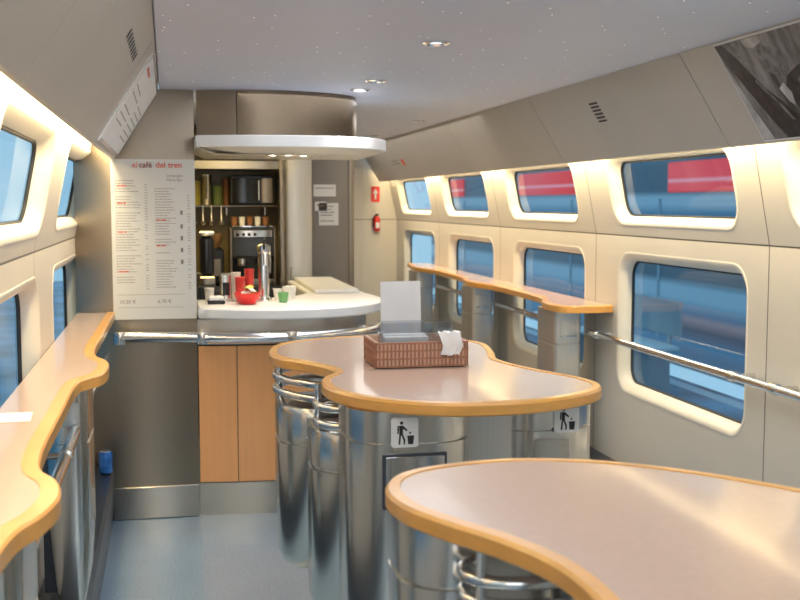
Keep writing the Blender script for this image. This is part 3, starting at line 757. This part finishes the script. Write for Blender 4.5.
# ------------------------------------------------------------ outside
def zgrad(name,stops,noise=.12):
    m=mat(name,(.5,.5,.5),.35,0,noise,1.2); nt=m.node_tree; b=nt.nodes['Principled BSDF']
    tc=nt.nodes['Texture Coordinate']; sp=nt.nodes.new('ShaderNodeSeparateXYZ'); nt.links.new(tc.outputs['Object'],sp.inputs[0])
    mr=nt.nodes.new('ShaderNodeMapRange'); mr.inputs['From Min'].default_value=-.4; mr.inputs['From Max'].default_value=2.4; nt.links.new(sp.outputs[2],mr.inputs['Value'])
    rp=nt.nodes.new('ShaderNodeValToRGB'); el=rp.color_ramp.elements
    while len(el)<len(stops): el.new(.5)
    for q,(z,c) in zip(el,stops): q.position=(z+.4)/2.8; q.color=(*c,1)
    nt.links.new(mr.outputs[0],rp.inputs[0])
    nt.links.new(rp.outputs[0],b.inputs['Base Color'])
    return m
navy=(.035,.11,.165); blue=(.10,.27,.41); pale=(.50,.64,.72); pink=(.55,.36,.36)
tb=zgrad('train_side_paint',[(-.4,navy),(-.1,blue),(.10,navy),(.22,pink),(.30,blue),(.46,pale),(.60,pale),(.70,navy),(1.35,navy),(1.5,blue),(1.62,pale),(1.70,pale),(1.78,navy),(2.1,navy),(2.3,blue)])
tbl=zgrad('train_side_pale_paint',[(-.4,navy),(.1,blue),(.5,pale),(.9,navy),(1.3,navy),(1.6,(.5,.58,.62)),(2.0,(.58,.62,.64)),(2.3,(.5,.55,.58))])
tr_=zgrad('train_red_glow_paint',[(1.7,(.25,.04,.07)),(1.79,(.95,.02,.03)),(1.87,(.95,.03,.04)),(1.905,(.98,.70,.68)),(1.94,(.95,.03,.04)),(2.10,(.95,.02,.03)),(2.18,(.3,.08,.10))])
b_=tr_.node_tree.nodes['Principled BSDF']; b_.inputs['Emission Color'].default_value=(1,.01,.01,1); b_.inputs['Emission Strength'].default_value=.5  # added glow keeps the painted stripe vivid through the tinted glass
og=mat('train_window_dark',(.025,.075,.115),.1,0,.6,3); opl=mat('platform_concrete',(.14,.27,.39),.35,0,.65,1.4)
ost=mat('platform_edge_paint',(.54,.68,.76),.6); ow=mat('train_door_edge',(.28,.40,.48),.4)
def train(x,side,label,reds,paint):
    e=thing('train_carriage',(x,6,-.6),label,'train')
    def bx(nm,z0,z1,d0,ya,yb,m): 
        a,bb=sorted((x-side*d0,x+side*2.6)); box(nm,a,bb,ya,yb,z0,z1,m,e,r=.02)
    bx('body',-.4,2.4,0,-6,26,paint); bx('roof',2.4,3.0,-.1,-6,26,ow)
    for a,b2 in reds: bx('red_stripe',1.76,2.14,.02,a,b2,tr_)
    for k in range(9):
        y=-5+k*3.2
        bx('carriage_window',.85,1.40,.02,y,y+1.9,og)
        bx('carriage_door_edge',-.1,1.7,.012,y+2.3,y+2.38,ow)
    settle(e)
train(6.2,1,'neighbouring train in blue and white with red stripe',((-6,13.1),(16.2,19.2),(23,25)),tb)
train(-5.0,-1,'neighbouring train in pale grey and dark blue',(),tbl)
e=thing('platform',(4.1,6,-.2),'bluish concrete station platform beside the carriage','platform')
box('platform_slab',2.75,5.0,-6,26,-.6,-.12,opl,e); box('platform_edge_line',4.75,4.9,-6,26,-.12,-.115,ost,e,r=.001); box('platform_edge_line',3.9,3.95,-6,26,-.12,-.115,ost,e,r=.001); settle(e)
bn=thing('platform_bench',(4.3,10.2,-.115),'pale metal bench standing on the platform','bench')
box('seat',4.1,4.5,9.2,11.0,.30,.34,ost,bn,r=.01); box('backrest',4.48,4.52,9.2,11.0,.42,.75,ow,bn,r=.01)
for y in (9.4,10.8): box('leg',4.15,4.50,y,y+.06,-.115,.30,ow,bn,r=.005)
for y in (9.4,10.8): box('back_post',4.485,4.515,y,y+.05,.30,.45,ow,bn,r=.005)
settle(bn)
e=thing('platform',(-3,6,-.2),'bluish concrete station platform beside the carriage','platform')
box('platform_slab',-3.9,-.9,-6,26,-.6,-.12,opl,e); box('platform_edge_line',-1.25,-1.12,-6,26,-.12,-.115,ost,e,r=.001); settle(e)

# ------------------------------------------------------------ lights
def area(name,loc,rot,sx,sy,e,col):
    l=bpy.data.lights.new(name,'AREA'); l.shape='RECTANGLE'; l.size=sx; l.size_y=sy; l.energy=e; l.color=col
    o=bpy.data.objects.new(name,l); COL.objects.link(o); o.location=loc; o.rotation_euler=rot; return o
area('ceiling_fill_light',(.95,3.0,2.18),(0,0,0),1.2,6.5,37,(.92,.96,1.0))  # added soft fill under the ceiling, no fixture of its own
area('ceiling_fill_light',(1.7,8.8,2.18),(0,0,0),.5,4.0,14,(1,.93,.84))  # added corridor fill, likewise without a fixture
area('cove_lamp',(2.185,4.9,1.93),(0,math.radians(-8),0),.05,12,74,(1,.78,.44))
area('cove_lamp',(-.30,2.2,1.93),(0,math.radians(8),0),.05,7,40,(1,.78,.44))
area('aisle_fill_light',(.3,-1.2,1.5),(math.radians(80),0,0),1.5,1.2,14,(.84,.92,1))  # added unseen fill behind the camera, not a carriage lamp
area('galley_lamp',(.3,7.0,2.15),(0,0,0),.9,1.0,15,(1,.72,.26))
def spot(loc,e,col,sz=100):
    l=bpy.data.lights.new('spot_lamp','SPOT'); l.energy=e; l.color=col; l.spot_size=math.radians(sz); l.spot_blend=.6; l.shadow_soft_size=.04
    o=bpy.data.objects.new('spot_lamp',l); COL.objects.link(o); o.location=loc
for x in (.54,.70): spot((x,5.82,1.868),14,(1,.8,.55))
for x,y in ((.945,3.9),(.96,5.15),(.96,5.57)): spot((x,y,2.185),12,(1,.92,.8))
w=bpy.data.worlds.new('world'); scene.world=w; w.use_nodes=True
bg=w.node_tree.nodes['Background']; bg.inputs[0].default_value=(.40,.66,.86,1); bg.inputs[1].default_value=1.15

# ------------------------------------------------------------ camera
f=1111.0; VP=(167,203); H=1.63
dx=400-VP[0]; dy=300-VP[1]
ph=math.atan(dy/f); th=math.atan(dx/math.hypot(f,dy))
s,c=math.sin(th),math.cos(th); sp,cpp=math.sin(ph),math.cos(ph)
R=Vector((c,-s,0)); F=Vector((s*cpp,c*cpp,-sp)); U=Vector((s*sp,c*sp,cpp))
cd=bpy.data.cameras.new('camera'); cam=bpy.data.objects.new('camera',cd); COL.objects.link(cam)
cd.sensor_width=36; cd.lens=36*f/800; cd.clip_start=.05
M4=Matrix((( R.x,U.x,-F.x,0),(R.y,U.y,-F.y,0),(R.z,U.z,-F.z,H),(0,0,0,1)))
cam.matrix_world=M4
cd.dof.use_dof=True; cd.dof.focus_distance=3.9; cd.dof.aperture_fstop=5.0
scene.camera=cam
